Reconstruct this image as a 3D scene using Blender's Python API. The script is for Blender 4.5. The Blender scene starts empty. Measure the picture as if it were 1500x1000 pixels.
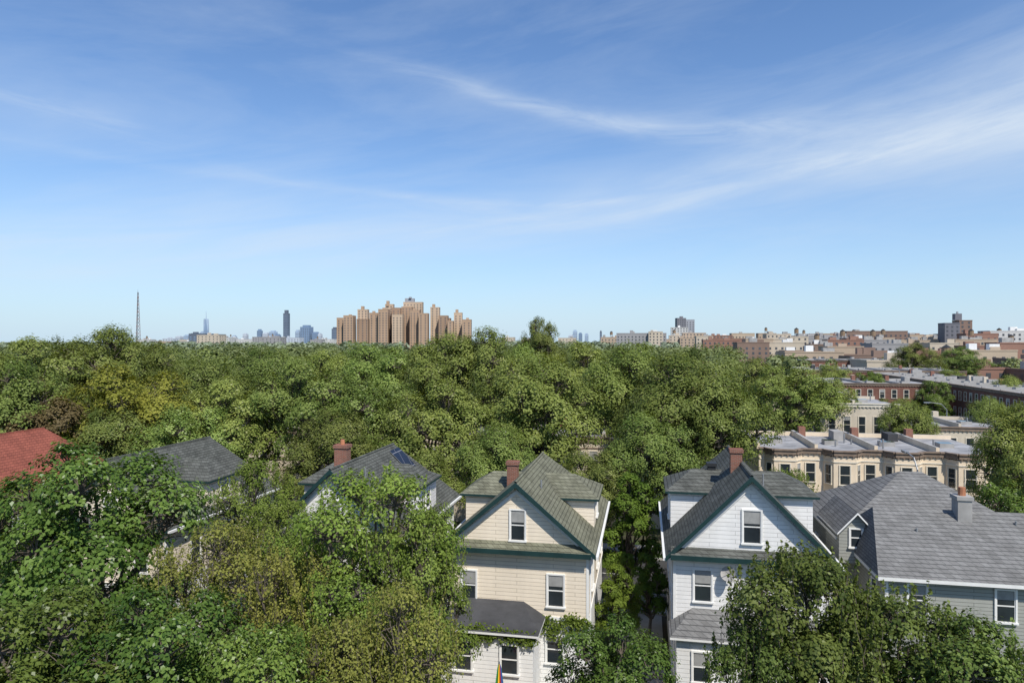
import bpy, math, random
import numpy as np
from mathutils import Vector
R = math.radians
YAW = R(-11)
scene = bpy.context.scene
col = scene.collection

# ------------------------------------------------------------------ materials
def new_mat(name):
    m = bpy.data.materials.new(name); m.use_nodes = True
    n = m.node_tree.nodes; l = m.node_tree.links
    return m, n, l, n["Principled BSDF"]

def ramp_mix(n, l, fac, a, b):
    mx = n.new("ShaderNodeMix"); mx.data_type = 'RGBA'
    l.new(fac, mx.inputs[0]); mx.inputs[6].default_value = (*a, 1); mx.inputs[7].default_value = (*b, 1)
    return mx.outputs[2]

def plain(name, c, rough=.75, var=.15, scale=1.5, metal=0, spec=.3):
    m, n, l, b = new_mat(name)
    tc = n.new("ShaderNodeTexCoord"); no = n.new("ShaderNodeTexNoise")
    no.inputs["Scale"].default_value = scale; no.inputs["Detail"].default_value = 6; no.inputs["Roughness"].default_value = .65
    l.new(tc.outputs["Object"], no.inputs["Vector"])
    mr = n.new("ShaderNodeMapRange"); mr.inputs[1].default_value = .3; mr.inputs[2].default_value = .7
    l.new(no.outputs["Fac"], mr.inputs[0])
    o = ramp_mix(n, l, mr.outputs[0], [x*(1-var) for x in c], [min(1, x*(1+var)) for x in c])
    l.new(o, b.inputs["Base Color"])
    b.inputs["Roughness"].default_value = rough; b.inputs["Metallic"].default_value = metal
    b.inputs["Specular IOR Level"].default_value = spec
    return m

def pattern(name, c1, c2, cm, bw, bh, mort, rough=.8, bump=.5, var=.25, wscale=.5, offset=.5, slope=1.0):
    m, n, l, b = new_mat(name)
    tc = n.new("ShaderNodeTexCoord"); sp = n.new("ShaderNodeSeparateXYZ"); l.new(tc.outputs["Object"], sp.inputs[0])
    ad = n.new("ShaderNodeMath"); ad.operation = 'ADD'; l.new(sp.outputs[0], ad.inputs[0]); l.new(sp.outputs[1], ad.inputs[1])
    cb = n.new("ShaderNodeCombineXYZ"); l.new(ad.outputs[0], cb.inputs[0]); l.new(sp.outputs[2], cb.inputs[1])
    br = n.new("ShaderNodeTexBrick"); l.new(cb.outputs[0], br.inputs["Vector"])
    br.offset = offset
    br.inputs["Color1"].default_value = (*c1, 1); br.inputs["Color2"].default_value = (*c2, 1); br.inputs["Mortar"].default_value = (*cm, 1)
    br.inputs["Scale"].default_value = 1; br.inputs["Mortar Size"].default_value = mort
    br.inputs["Mortar Smooth"].default_value = .2
    br.inputs["Brick Width"].default_value = bw; br.inputs["Row Height"].default_value = bh
    no = n.new("ShaderNodeTexNoise"); no.inputs["Scale"].default_value = wscale; no.inputs["Detail"].default_value = 8; no.inputs["Roughness"].default_value = .7
    mp = n.new("ShaderNodeMapping"); mp.inputs["Scale"].default_value = (1, 1, .35)
    l.new(tc.outputs["Object"], mp.inputs[0]); l.new(mp.outputs[0], no.inputs["Vector"])
    mr = n.new("ShaderNodeMapRange"); mr.inputs[1].default_value = .3; mr.inputs[2].default_value = .7
    mr.inputs[3].default_value = 1-var; mr.inputs[4].default_value = 1+var*.6
    l.new(no.outputs["Fac"], mr.inputs[0])
    vm = n.new("ShaderNodeVectorMath"); vm.operation = 'SCALE'
    l.new(br.outputs["Color"], vm.inputs[0]); l.new(mr.outputs[0], vm.inputs["Scale"])
    l.new(vm.outputs[0], b.inputs["Base Color"])
    bp = n.new("ShaderNodeBump"); bp.inputs["Strength"].default_value = bump; bp.inputs["Distance"].default_value = .02; bp.invert = True
    l.new(br.outputs["Fac"], bp.inputs["Height"]); l.new(bp.outputs[0], b.inputs["Normal"])
    b.inputs["Roughness"].default_value = rough; b.inputs["Specular IOR Level"].default_value = .2
    return m

def leaf_mat(name, dark, light, pale=None, trans=.26, gloss=.12, g=1.5):
    dark=[x*g*.82 for x in dark]; light=[x*g*1.03 for x in light]
    if pale: pale=[min(.6,x*1.2) for x in pale]
    m, n, l, b = new_mat(name)
    at = n.new("ShaderNodeAttribute"); at.attribute_name = "tint"
    cr = n.new("ShaderNodeValToRGB"); l.new(at.outputs["Fac"], cr.inputs[0])
    e = cr.color_ramp.elements
    e[0].position = 0; e[0].color = (*dark, 1); e[1].position = .8; e[1].color = (*light, 1)
    if pale:
        x = cr.color_ramp.elements.new(.97); x.color = (*pale, 1)
    oi = n.new("ShaderNodeObjectInfo"); hs = n.new("ShaderNodeHueSaturation")
    mr = n.new("ShaderNodeMapRange"); mr.inputs[3].default_value = .72; mr.inputs[4].default_value = 1.22
    l.new(oi.outputs["Random"], mr.inputs[0]); l.new(mr.outputs[0], hs.inputs["Value"])
    m2 = n.new("ShaderNodeMath"); m2.operation = 'MULTIPLY'; m2.inputs[1].default_value = 7.31; l.new(oi.outputs["Random"], m2.inputs[0])
    m3 = n.new("ShaderNodeMath"); m3.operation = 'FRACT'; l.new(m2.outputs[0], m3.inputs[0])
    mh = n.new("ShaderNodeMapRange"); mh.inputs[3].default_value = .478; mh.inputs[4].default_value = .506
    l.new(m3.outputs[0], mh.inputs[0]); l.new(mh.outputs[0], hs.inputs["Hue"])
    l.new(cr.outputs[0], hs.inputs["Color"]); hs.inputs["Saturation"].default_value=1.02
    l.new(hs.outputs[0], b.inputs["Base Color"])
    b.inputs["Roughness"].default_value = .55; b.inputs["Specular IOR Level"].default_value = gloss
    tr = n.new("ShaderNodeBsdfTranslucent")
    mx2 = n.new("ShaderNodeMix"); mx2.data_type = 'RGBA'; mx2.blend_type = 'MULTIPLY'; mx2.inputs[0].default_value = 1
    l.new(hs.outputs[0], mx2.inputs[6]); mx2.inputs[7].default_value = (1.4, 1.35, .5, 1)
    l.new(mx2.outputs[2], tr.inputs[0])
    ms = n.new("ShaderNodeMixShader"); ms.inputs[0].default_value = trans
    l.new(b.outputs[0], ms.inputs[1]); l.new(tr.outputs[0], ms.inputs[2])
    l.new(ms.outputs[0], n["Material Output"].inputs[0])
    return m

GLASS = plain("window_glass", (.025, .032, .038), .08, .3, .8, 0, .6)
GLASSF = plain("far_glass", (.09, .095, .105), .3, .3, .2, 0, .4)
CURTAIN = plain("curtain", (.30, .30, .29), .9, .2, 2)
WHITE = plain("white_paint", (.76, .755, .73), .5, .08)
CREAMTRIM = plain("cream_trim", (.68, .62, .51), .6, .1)
GREENTRIM = plain("dark_green_trim", (.016, .042, .042), .45, .2)
DARKTRIM = plain("dark_trim", (.03, .032, .035), .5, .2)
BEIGE = pattern("beige_clapboard_siding", (.84, .74, .60), (.81, .71, .57), (.42, .35, .27), 2.9, .19, .010, .7, .5, .12, .6, .37)  # dark course lines are the shadow gaps between boards, painted in
WHITES = pattern("white_siding", (.81, .80, .78), (.78, .77, .75), (.43, .43, .42), 1.9, .2, .010, .65, .5, .15, .6, .37)  # shadow gap under each course drawn as a darker line colour
GREYS = pattern("grey_siding", (.37, .375, .34), (.35, .355, .32), (.17, .17, .155), 3.1, .16, .012, .7, .5, .12)  # board shadow gaps put into the colour as dark lines
OLIVER = pattern("olive_roof_shingles", (.150, .150, .105), (.19, .19, .138), (.07, .07, .05), .32, .13, .012, .9, .5, .4, 1.2)
GREYR = pattern("grey_roof_shingles", (.165, .163, .158), (.215, .213, .208), (.08, .08, .08), .32, .13, .012, .9, .5, .28, 1.2)
DARKR = pattern("charcoal_roof_shingles", (.085, .09, .08), (.125, .13, .118), (.04, .04, .037), .32, .13, .012, .9, .5, .4, 1.2)
REDR = pattern("red_roof_tiles", (.30, .095, .065), (.25, .08, .055), (.13, .04, .03), .3, .15, .012, .8, .4, .35, 1.0)
BRICK = pattern("red_brick", (.28, .105, .07), (.20, .08, .055), (.32, .27, .22), .21, .07, .008, .85, .4, .3)
TARR = plain("tar_roof", (.055, .056, .06), .85, .35, .8)
SILVR = plain("silver_roof", (.29, .29, .295), .75, .45, .5)
LIME = plain("limestone", (.72, .60, .45), .8, .12, .7)
CREAMB = plain("cream_brick", (.56, .49, .39), .8, .14, .7)
BROWNB = pattern("brown_brick", (.24, .11, .08), (.19, .085, .065), (.2, .15, .12), .4, .14, .012, .9, .3, .3)
CORN = plain("brown_cornice", (.22, .165, .125), .7, .25)
CONC = plain("concrete", (.34, .33, .315), .85, .25, .6)
ASPH = plain("asphalt", (.05, .05, .052), .9, .2, .5)
MARK = plain("road_marking", (.6, .6, .57), .7, .2, 3)
SOLAR = pattern("solar_cells", (.012, .015, .03), (.014, .018, .035), (.2, .2, .22), 1.0, .9, .02, .2, .1, .1)
BARK = plain("bark", (.12, .10, .08), .9, .4, 3)
STEEL = plain("steel", (.3, .31, .32), .5, .2, 2, .5)
CLAY = plain("clay_pot", (.40, .17, .09), .8, .2)
WOOD = plain("deck_wood", (.24, .17, .11), .8, .3, 3)

L_PLANE = leaf_mat("plane_leaves", (.070, .108, .023), (.170, .212, .060), (.25, .28, .13))
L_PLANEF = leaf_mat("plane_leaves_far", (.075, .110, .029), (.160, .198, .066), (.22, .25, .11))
L_MAPLE = leaf_mat("maple_leaves", (.040, .078, .015), (.102, .152, .034), (.27, .31, .19))
L_LIGHT = leaf_mat("locust_leaves", (.072, .112, .018), (.145, .19, .042), (.22, .27, .09))
L_OLIVE = leaf_mat("olive_leaves", (.082, .098, .020), (.165, .18, .045), (.22, .22, .07))
L_DARK = leaf_mat("dark_leaves", (.037, .062, .014), (.095, .13, .032), (.18, .22, .09))
L_YELL = leaf_mat("yellow_green_leaves", (.088, .10, .016), (.17, .17, .034), (.22, .21, .05))
L_RED = leaf_mat("copper_leaves", (.080, .062, .03), (.14, .11, .05), (.17, .13, .07))
L_BRIGHT = leaf_mat("bright_leaves", (.048, .088, .012), (.11, .165, .028), (.14, .20, .05))
L_FAR = leaf_mat("distant_leaves", (.085, .11, .045), (.15, .175, .075), (.19, .22, .11), .2)  # paler leaf colour with distance haze mixed in

# ------------------------------------------------------------------ mesh builder
class MB:
    def __init__(s): s.v = []; s.f = []; s.m = []
    def face(s, pts, mat):
        i = len(s.v); s.v += [tuple(p) for p in pts]; s.f.append(tuple(range(i, i+len(pts)))); s.m.append(mat)
    def prism(s, pts, off, mat, side=None):
        """pts polygon extruded by vector off"""
        o = Vector(off); a = [Vector(p) for p in pts]; b = [p+o for p in a]
        s.face(a, mat); s.face(b[::-1], mat)
        k = len(a)
        for i in range(k):
            j = (i+1) % k
            s.face([a[i], a[j], b[j], b[i]], side or mat)
    def box(s, x0, x1, y0, y1, z0, z1, mat, top=None):
        s.face([(x0,y0,z0),(x1,y0,z0),(x1,y0,z1),(x0,y0,z1)], mat)
        s.face([(x1,y0,z0),(x1,y1,z0),(x1,y1,z1),(x1,y0,z1)], mat)
        s.face([(x1,y1,z0),(x0,y1,z0),(x0,y1,z1),(x1,y1,z1)], mat)
        s.face([(x0,y1,z0),(x0,y0,z0),(x0,y0,z1),(x0,y1,z1)], mat)
        s.face([(x0,y0,z1),(x1,y0,z1),(x1,y1,z1),(x0,y1,z1)], top or mat)
        s.face([(x0,y0,z0),(x0,y1,z0),(x1,y1,z0),(x1,y0,z0)], mat)
    def obox(s, p, u, n, w0, w1, d0, d1, h0, h1, mat):
        """box in wall frame: p origin, u along wall, n outward"""
        p = Vector(p); u = Vector(u); n = Vector(n); z = Vector((0,0,1))
        P = lambda a, b, c: p+u*a+n*b+z*c
        q = [P(w0,d1,h0),P(w1,d1,h0),P(w1,d1,h1),P(w0,d1,h1)]
        s.prism(q, n*(d0-d1), mat)
    def window(s, p, u, n, w, h, frame, glass=None, fr=.075):
        glass = glass or GLASS
        s.obox(p,u,n,-w/2,w/2,0,.02,0,h,glass)
        q=(abs(p[0]*7.3+p[1]*3.1+p[2]*5.7)%1.0)
        if q>.35: s.obox(p,u,n,-w/2+.05,w/2-.05,.02,.024,h*(1-.5*q),h-.03,CURTAIN)
        s.obox(p,u,n,-w/2-fr,-w/2,0,.07,-.02,h+fr,frame); s.obox(p,u,n,w/2,w/2+fr,0,.07,-.02,h+fr,frame)
        s.obox(p,u,n,-w/2,w/2,0,.065,h,h+fr,frame)
        s.obox(p,u,n,-w/2-fr*1.4,w/2+fr*1.4,0,.12,-.1,-.02,frame)
        s.obox(p,u,n,-w/2,w/2,.02,.045,h*.48,h*.48+.05,frame)
        s.obox(p,u,n,-w/2,-w/2+.035,.02,.04,0,h,frame); s.obox(p,u,n,w/2-.035,w/2,.02,.04,0,h,frame)
    def tube(s, a, b, r0, r1, k, mat, cap=False):
        a = Vector(a); b = Vector(b); d = (b-a).normalized()
        t = d.orthogonal().normalized(); q = d.cross(t)
        ra = [a+(t*math.cos(2*math.pi*i/k)+q*math.sin(2*math.pi*i/k))*r0 for i in range(k)]
        rb = [b+(t*math.cos(2*math.pi*i/k)+q*math.sin(2*math.pi*i/k))*r1 for i in range(k)]
        for i in range(k):
            j = (i+1) % k; s.face([ra[i],ra[j],rb[j],rb[i]], mat)
        if cap: s.face(rb, mat)
    def slab(s, pts, th, mat, side=None):
        s.prism(pts, (0,0,-th), mat, side)
    def hip(s, x0, x1, y0, y1, ze, zr, mat, side, ov=.35, ins=None, th=.16, axis='x'):
        x0-=ov; x1+=ov; y0-=ov; y1+=ov
        ym = (y0+y1)/2; i = (y1-y0)/2 if ins is None else ins
        a=(x0+i,ym,zr); b=(x1-i,ym,zr)
        s.slab([(x0,y0,ze),(x1,y0,ze),b,a],th,mat,side); s.slab([(x1,y1,ze),(x0,y1,ze),a,b],th,mat,side)
        s.slab([(x0,y1,ze),(x0,y0,ze),a],th,mat,side); s.slab([(x1,y0,ze),(x1,y1,ze),b],th,mat,side)
    def obj(s, name, parent=None, loc=(0,0,0), rz=0):
        me = bpy.data.meshes.new(name); me.from_pydata(s.v, [], s.f)
        ms = []
        for m in s.m:
            if m not in ms: ms.append(m)
        for m in ms: me.materials.append(m)
        ix = {m: i for i, m in enumerate(ms)}
        me.polygons.foreach_set("material_index", [ix[m] for m in s.m]); me.update()
        o = bpy.data.objects.new(name, me); col.objects.link(o)
        o.location = loc; o.rotation_euler = (0,0,rz)
        if parent: o.parent = parent
        return o

def empty(name, loc, rz=0):
    e = bpy.data.objects.new(name, None); e.empty_display_size = .5; col.objects.link(e)
    e.location = loc; e.rotation_euler = (0,0,rz); return e

# ------------------------------------------------------------------ houses
def chimney(mb, x, y, z0, z1, w=.65, d=.5, mat=None, pot=True):
    mat = mat or BRICK
    mb.box(x-w/2,x+w/2,y-d/2,y+d/2,z0,z1-.18,mat)
    mb.box(x-w/2-.06,x+w/2+.06,y-d/2-.06,y+d/2+.06,z1-.18,z1,mat)
    if pot: mb.tube((x,y,z1),(x,y,z1+.28),.14,.12,10,CLAY,True)

def frame_house(name, x, y, zr, s, wall, lower, roof, w=3.55, L=11, hipL=2.0, trim=None, frame=None, porch=None,
                windows=(), dormers=True, dwall=None, dz=9.55, dr=10.5):
    trim = trim or GREENTRIM; frame = frame or WHITE; dwall = dwall or wall
    root = empty(name, (x,y,0), YAW)
    ov = .38; hw = w+ov; zE = zr-s*w-.17; ze = zr-s*hw
    mb = MB()
    mb.box(-w,w,0,L,4.35,zE,wall); mb.box(-w+.02,w-.02,.02,L-.02,0,4.35,lower)
    mb.prism([(-w,0,zE),(w,0,zE),(0,0,zr-.17)],(0,1.2,0),wall)
    mb.box(-w-.04,w+.04,-.04,L+.04,4.3,4.46,frame)           # belt course
    for sx in (-1,1):                                         # corner boards
        a,b = sorted((sx*(w-.1),sx*(w+.03)))
        mb.box(a,b,-.03,.1,4.46,zE-.1,frame); mb.box(a,b,L-.1,L+.03,4.46,zE-.1,frame)
    mb.obj("walls", root)
    mb = MB()
    for sx in (-1,1):
        P = [(0,-ov,zr),(sx*hw,-ov,ze),(sx*hw,L+ov,ze),(0,L-hipL,zr)]
        mb.slab(P,.14,roof,trim)
    mb.slab([(-hw,L+ov,ze),(hw,L+ov,ze),(0,L-hipL,zr)],.14,roof,trim)
    mb.prism([(-w-.15,-.5,zE-.2),(-w-.15,-.5,zE-.06),(-w-.15,.0,zE+.22),(-w-.15,.0,zE-.2)],(2*w+.3,0,0),roof)
    mb.tube((0,-ov,zr+.0),(0,L-hipL,zr+.0),.07,.07,6,roof)    # ridge cap
    mb.obj("roof", root)
    mb = MB()
    for sx in (-1,1):
        h=.24
        mb.prism([(0,-ov-.06,zr+.015),(0,-ov-.06,zr-h),(sx*(hw+.02),-ov-.06,ze-h+.02),(sx*(hw+.02),-ov-.06,ze+.015)],(0,.055,0),trim)
        mb.prism([(0,-.07,zr-.42),(0,-.07,zr-.62),(sx*(w-.12),-.07,ze-.02),(sx*(w+.08),-.07,ze+.02)],(0,.065,0),frame)
    for sx in (-1,1):                                         # gutters
        x0,x1 = sorted((sx*(hw+.01),sx*(hw+.13)))
        mb.box(x0,x1,-ov,L+ov,ze-.17,ze-.04,frame)
        mb.tube((sx*(w+.08),.25,.3),(sx*(w+.08),.25,ze-.2),.045,.045,6,frame)
    mb.box(-w-.17,w+.17,-.53,-.5,zE-.3,zE-.06,trim); mb.box(-w-.1,w+.1,-.49,-.01,zE-.26,zE-.22,frame)
    mb.tube((.9,2.2,zr-1.2),(.9,2.2,zr-.35),.05,.05,7,STEEL,True)
    mb.obj("trim", root)
    mb = MB()
    for (wx,wz,ww,wh) in windows:
        mb.window((wx,0 if wz>4.4 else .02,wz),(1,0,0),(0,-1,0),ww,wh,frame)
    for sx in (-1,1):
        for yy in (2.5,6.0,9.0): 
            mb.window((sx*w,yy,5.2),(0,-1*sx*-1,0),(sx,0,0),.85,1.45,frame)
    mb.obj("windows", root)
    if dormers:
        for sx in (-1,1):
            mb = MB(); y0,y1 = 3.6,7.0
            x0,x1 = sorted((sx*.6,sx*(w+.02)))
            mb.box(x0,x1,y0,y1,ze+.05,dz,dwall)
            xo = sx*(w+.30); ym=(y0+y1)/2; o=.28
            mb.slab([(0,y0-o,dz),(xo,y0-o,dz),(xo-sx*1.5,ym,dr),(0,ym,dr)],.12,roof,trim)
            mb.slab([(0,y1+o,dz),(xo,y1+o,dz),(xo-sx*1.5,ym,dr),(0,ym,dr)],.12,roof,trim)
            mb.slab([(xo,y0-o,dz),(xo,y1+o,dz),(xo-sx*1.5,ym,dr)],.12,roof,trim)
            mb.window((sx*(w+.02),ym,ze+.6),(0,sx,0),(sx,0,0),.8,1.0,frame)
            mb.obj("dormer_left" if sx<0 else "dormer_right", root)
    if porch:
        px0,px1,pd,z0,z1,pm,pr = porch
        mb = MB()
        mb.box(px0,px1,-pd,.0,0,z0-.12,pm)
        o=.3
        mb.slab([(px0-o,-pd-o,z0),(px1+o,-pd-o,z0),(px1-.8,-.01,z1),(px0+.8,-.01,z1)],.1,pr,frame)
        mb.slab([(px0-o,-pd-o,z0),(px0-o,-.01,z0),(px0+.8,-.01,z1)],.1,pr,frame)
        mb.slab([(px1+o,-pd-o,z0),(px1+o,-.01,z0),(px1-.8,-.01,z1)],.1,pr,frame)
        n = max(2,int((px1-px0)/1.8))
        for i in range(n):
            mb.window((px0+(i+.5)*(px1-px0)/n,-pd,2.5),(1,0,0),(0,-1,0),.8,1.3,frame)
        mb.obj("porch", root)
    return root

hA = frame_house("beige_wooden_house", .24, 34.0, 11.05, .86, BEIGE, WHITES, OLIVER,
    windows=[(0.05,8.15,.72,1.45),(-2.45,5.05,.72,1.4),(1.95,5.0,.78,1.5),(1.9,2.2,.8,1.3)],
    porch=(-3.3,1.15,2.1,4.45,5.1,WHITES,TARR), frame=WHITE)
mb = MB(); chimney(mb,-.95,3.9,9.6,11.35,.58,.5,pot=False); mb.obj("chimney",hA)

hB = frame_house("white_wooden_house", 11.3, 32.3, 11.7, 1.02, WHITES, WHITES, DARKR,
    windows=[(0.05,8.5,.8,1.5),(-2.2,5.6,.8,1.45),(2.0,5.6,.8,1.45),(-1.8,2.0,.8,1.4)],
    porch=(-3.5,3.3,1.6,4.5,5.2,WHITES,GREYR), dz=10.05, dr=10.95)
mb = MB(); chimney(mb,-.25,3.4,11.0,12.4,.58,.5,pot=False); chimney(mb,-1.3,5.4,10,11.3,.42,.42,DARKTRIM,False); mb.obj("chimneys",hB)

hD = frame_house("grey_roofed_house", -9.6, 36.6, 11.2, .95, WHITES, WHITES, DARKR,
    windows=[(0.05,8.0,.8,1.45),(-2.2,5.2,.8,1.4),(2.0,5.2,.8,1.4)], dz=9.6, dr=10.6)
mb = MB(); chimney(mb,-.75,2.8,9.5,12.05,.75,.6); mb.obj("chimney",hD)
mb = MB()
s_=.95
for i in range(2):
    xa,xb=(.35,1.6) if i==0 else (1.66,2.9)
    mb.slab([(xa,7.4,11.2-s_*xa+.12),(xb,7.4,11.2-s_*xb+.12),(xb,9.0,11.2-s_*xb+.12),(xa,9.0,11.2-s_*xa+.12)],.05,SOLAR,STEEL)
mb.obj("solar_panels",hD)
hE = frame_house("dark_roofed_house", -22.6, 38.4, 11.4, .95, BEIGE, WHITES, DARKR,
    windows=[(0.05,8.0,.8,1.45),(-2.2,5.2,.8,1.4),(2.0,5.2,.8,1.4)], dz=9.6, dr=10.6)
hF = frame_house("red_roofed_house", -36.9, 42.5, 11.5, .7, CREAMB, CREAMB, REDR, w=4.6,
    windows=[(0.05,8.8,.8,1.2),(-2.2,5.2,.8,1.4),(2.0,5.2,.8,1.4)], trim=CORN, dormers=False)

# grey hip-roofed house on the right
hC = empty("grey_hip_roofed_house", (20.5,30.3,0), YAW)
mb = MB()
mb.box(-3.6,5.2,0,4.6,0,7.45,GREYS); mb.box(-4.4,4.9,4.0,12,0,8.0,GREYS)
mb.box(-3.64,5.24,-.04,4.0,7.2,7.43,WHITE)
mb.box(-3.64,-3.5,-.03,.1,0,7.2,WHITE)
mb.obj("walls",hC)
mb = MB()
mb.hip(-3.6,5.2,0,6.6,7.45,9.75,GREYR,WHITE,ov=.45,ins=.9)
mb.hip(-4.4,4.9,4.0,12,8.1,10.75,GREYR,WHITE,ov=.4,ins=4.5)
mb.slab([(-4.9,2.9,8.45),(-3.95,2.9,9.5),(-3.95,7,9.5),(-4.9,7,8.45)],.1,GREYR,WHITE)
mb.slab([(-3.0,2.9,8.45),(-3.95,2.9,9.5),(-3.95,7,9.5),(-3.0,7,8.45)],.1,GREYR,WHITE)
mb.tube((2.9,2.6,8.6),(2.9,2.6,9.5),.05,.05,7,STEEL,True); mb.tube((-1.6,2.0,8.6),(-1.6,2.0,9.1),.05,.05,7,STEEL,True)
mb.obj("roof",hC)
mb = MB()
mb.prism([(-4.75,3.2,6.9),(-3.15,3.2,6.9),(-3.15,3.2,8.5),(-3.95,3.2,9.36),(-4.75,3.2,8.5)],(0,2.5,0),GREYS)
mb.window((-3.95,3.2,7.75),(1,0,0),(0,-1,0),.55,.85,WHITE)
mb.obj("dormer",hC)
mb = MB()
for wx in (-2.3,1.25,3.8): mb.window((wx,0,5.7),(1,0,0),(0,-1,0),.75,1.35,WHITE)
for wx in (-2.3,1.25,3.8): mb.window((wx,0,2.2),(1,0,0),(0,-1,0),.75,1.35,WHITE)
for yy in (1.5,6,9): mb.window((-3.6 if yy<4 else -4.4,yy,5.4),(0,-1,0),(-1,0,0),.75,1.3,WHITE)
mb.obj("windows",hC)
mb = MB(); chimney(mb,.75,3.0,8.4,10.55,.62,.7,CONC,False)
mb.tube((.75,3.0,10.55),(.75,3.0,10.95),.17,.15,10,CLAY,True); mb.obj("chimney",hC)

def dish(name, parent, p, r, az):
    mb = MB(); prev=None
    d = Vector((math.sin(az)*.8,-math.cos(az)*.8,.5)).normalized(); t=d.orthogonal().normalized(); q=d.cross(t)
    P=Vector(p)
    for k in range(5):
        rr=r*k/4; h=.25*r*(k/4)**2
        ring=[P+(t*math.cos(a*math.pi/8)+q*math.sin(a*math.pi/8))*max(rr,.01)+d*h for a in range(16)]
        if prev:
            for i in range(16): mb.face([prev[i],prev[(i+1)%16],ring[(i+1)%16],ring[i]],CONC)
        prev=ring
    mb.tube(P,P+d*r*1.1,.015,.015,5,STEEL); mb.tube(P,P-d*.25-Vector((0,0,.25)),.03,.03,6,STEEL)
    mb.obj(name,parent)
dish("satellite_dish",hB,(-1.05,-.35,7.05),.36,-.5)

# closed patio umbrella and deck
um = empty("patio_umbrella",(-.55,29.8,1.6),0)
cols=[plain("umbrella_green",(.03,.25,.06)),plain("umbrella_yellow",(.75,.5,.03)),plain("umbrella_red",(.5,.04,.03)),plain("umbrella_blue",(.03,.08,.3))]
mb=MB()
prof=[(.04,2.35),(.10,2.15),(.16,1.7),(.22,1.25),(.30,.95)]
for i in range(16):
    a0,a1=i*math.pi/8,(i+1)*math.pi/8
    f0=1 if i%2 else .6; f1=.6 if i%2 else 1
    for (r0,z0),(r1,z1) in zip(prof,prof[1:]):
        mb.face([(r0*f0*math.cos(a0),r0*f0*math.sin(a0),z0),(r0*f1*math.cos(a1),r0*f1*math.sin(a1),z0),(r1*f1*math.cos(a1),r1*f1*math.sin(a1),z1),(r1*f0*math.cos(a0),r1*f0*math.sin(a0),z1)],cols[(i//2)%4])
mb.obj("canopy",um); mb=MB(); mb.tube((0,0,0),(0,0,2.45),.025,.025,8,STEEL,True); mb.tube((0,0,0),(0,0,.08),.28,.26,14,CONC,True); mb.obj("pole",um)
mb=MB()
for i in range(24): mb.box(-4.4+i*.25,-4.17+i*.25,-3.4,0,1.54,1.60,WOOD)
for a in (-4.3,1.4):
    for b in (-3.3,-.2): mb.box(a,a+.12,b,b+.12,0,1.535,WOOD)
for a in (-4.35,-3.0,-1.5,0,1.45): mb.box(a,a+.09,-3.4,-3.31,1.61,2.5,WOOD)
mb.box(-4.35,1.54,-3.42,-3.30,2.5,2.56,WOOD)
mb.obj("wooden_deck",None,(.0,31.6,0),YAW)

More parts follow.
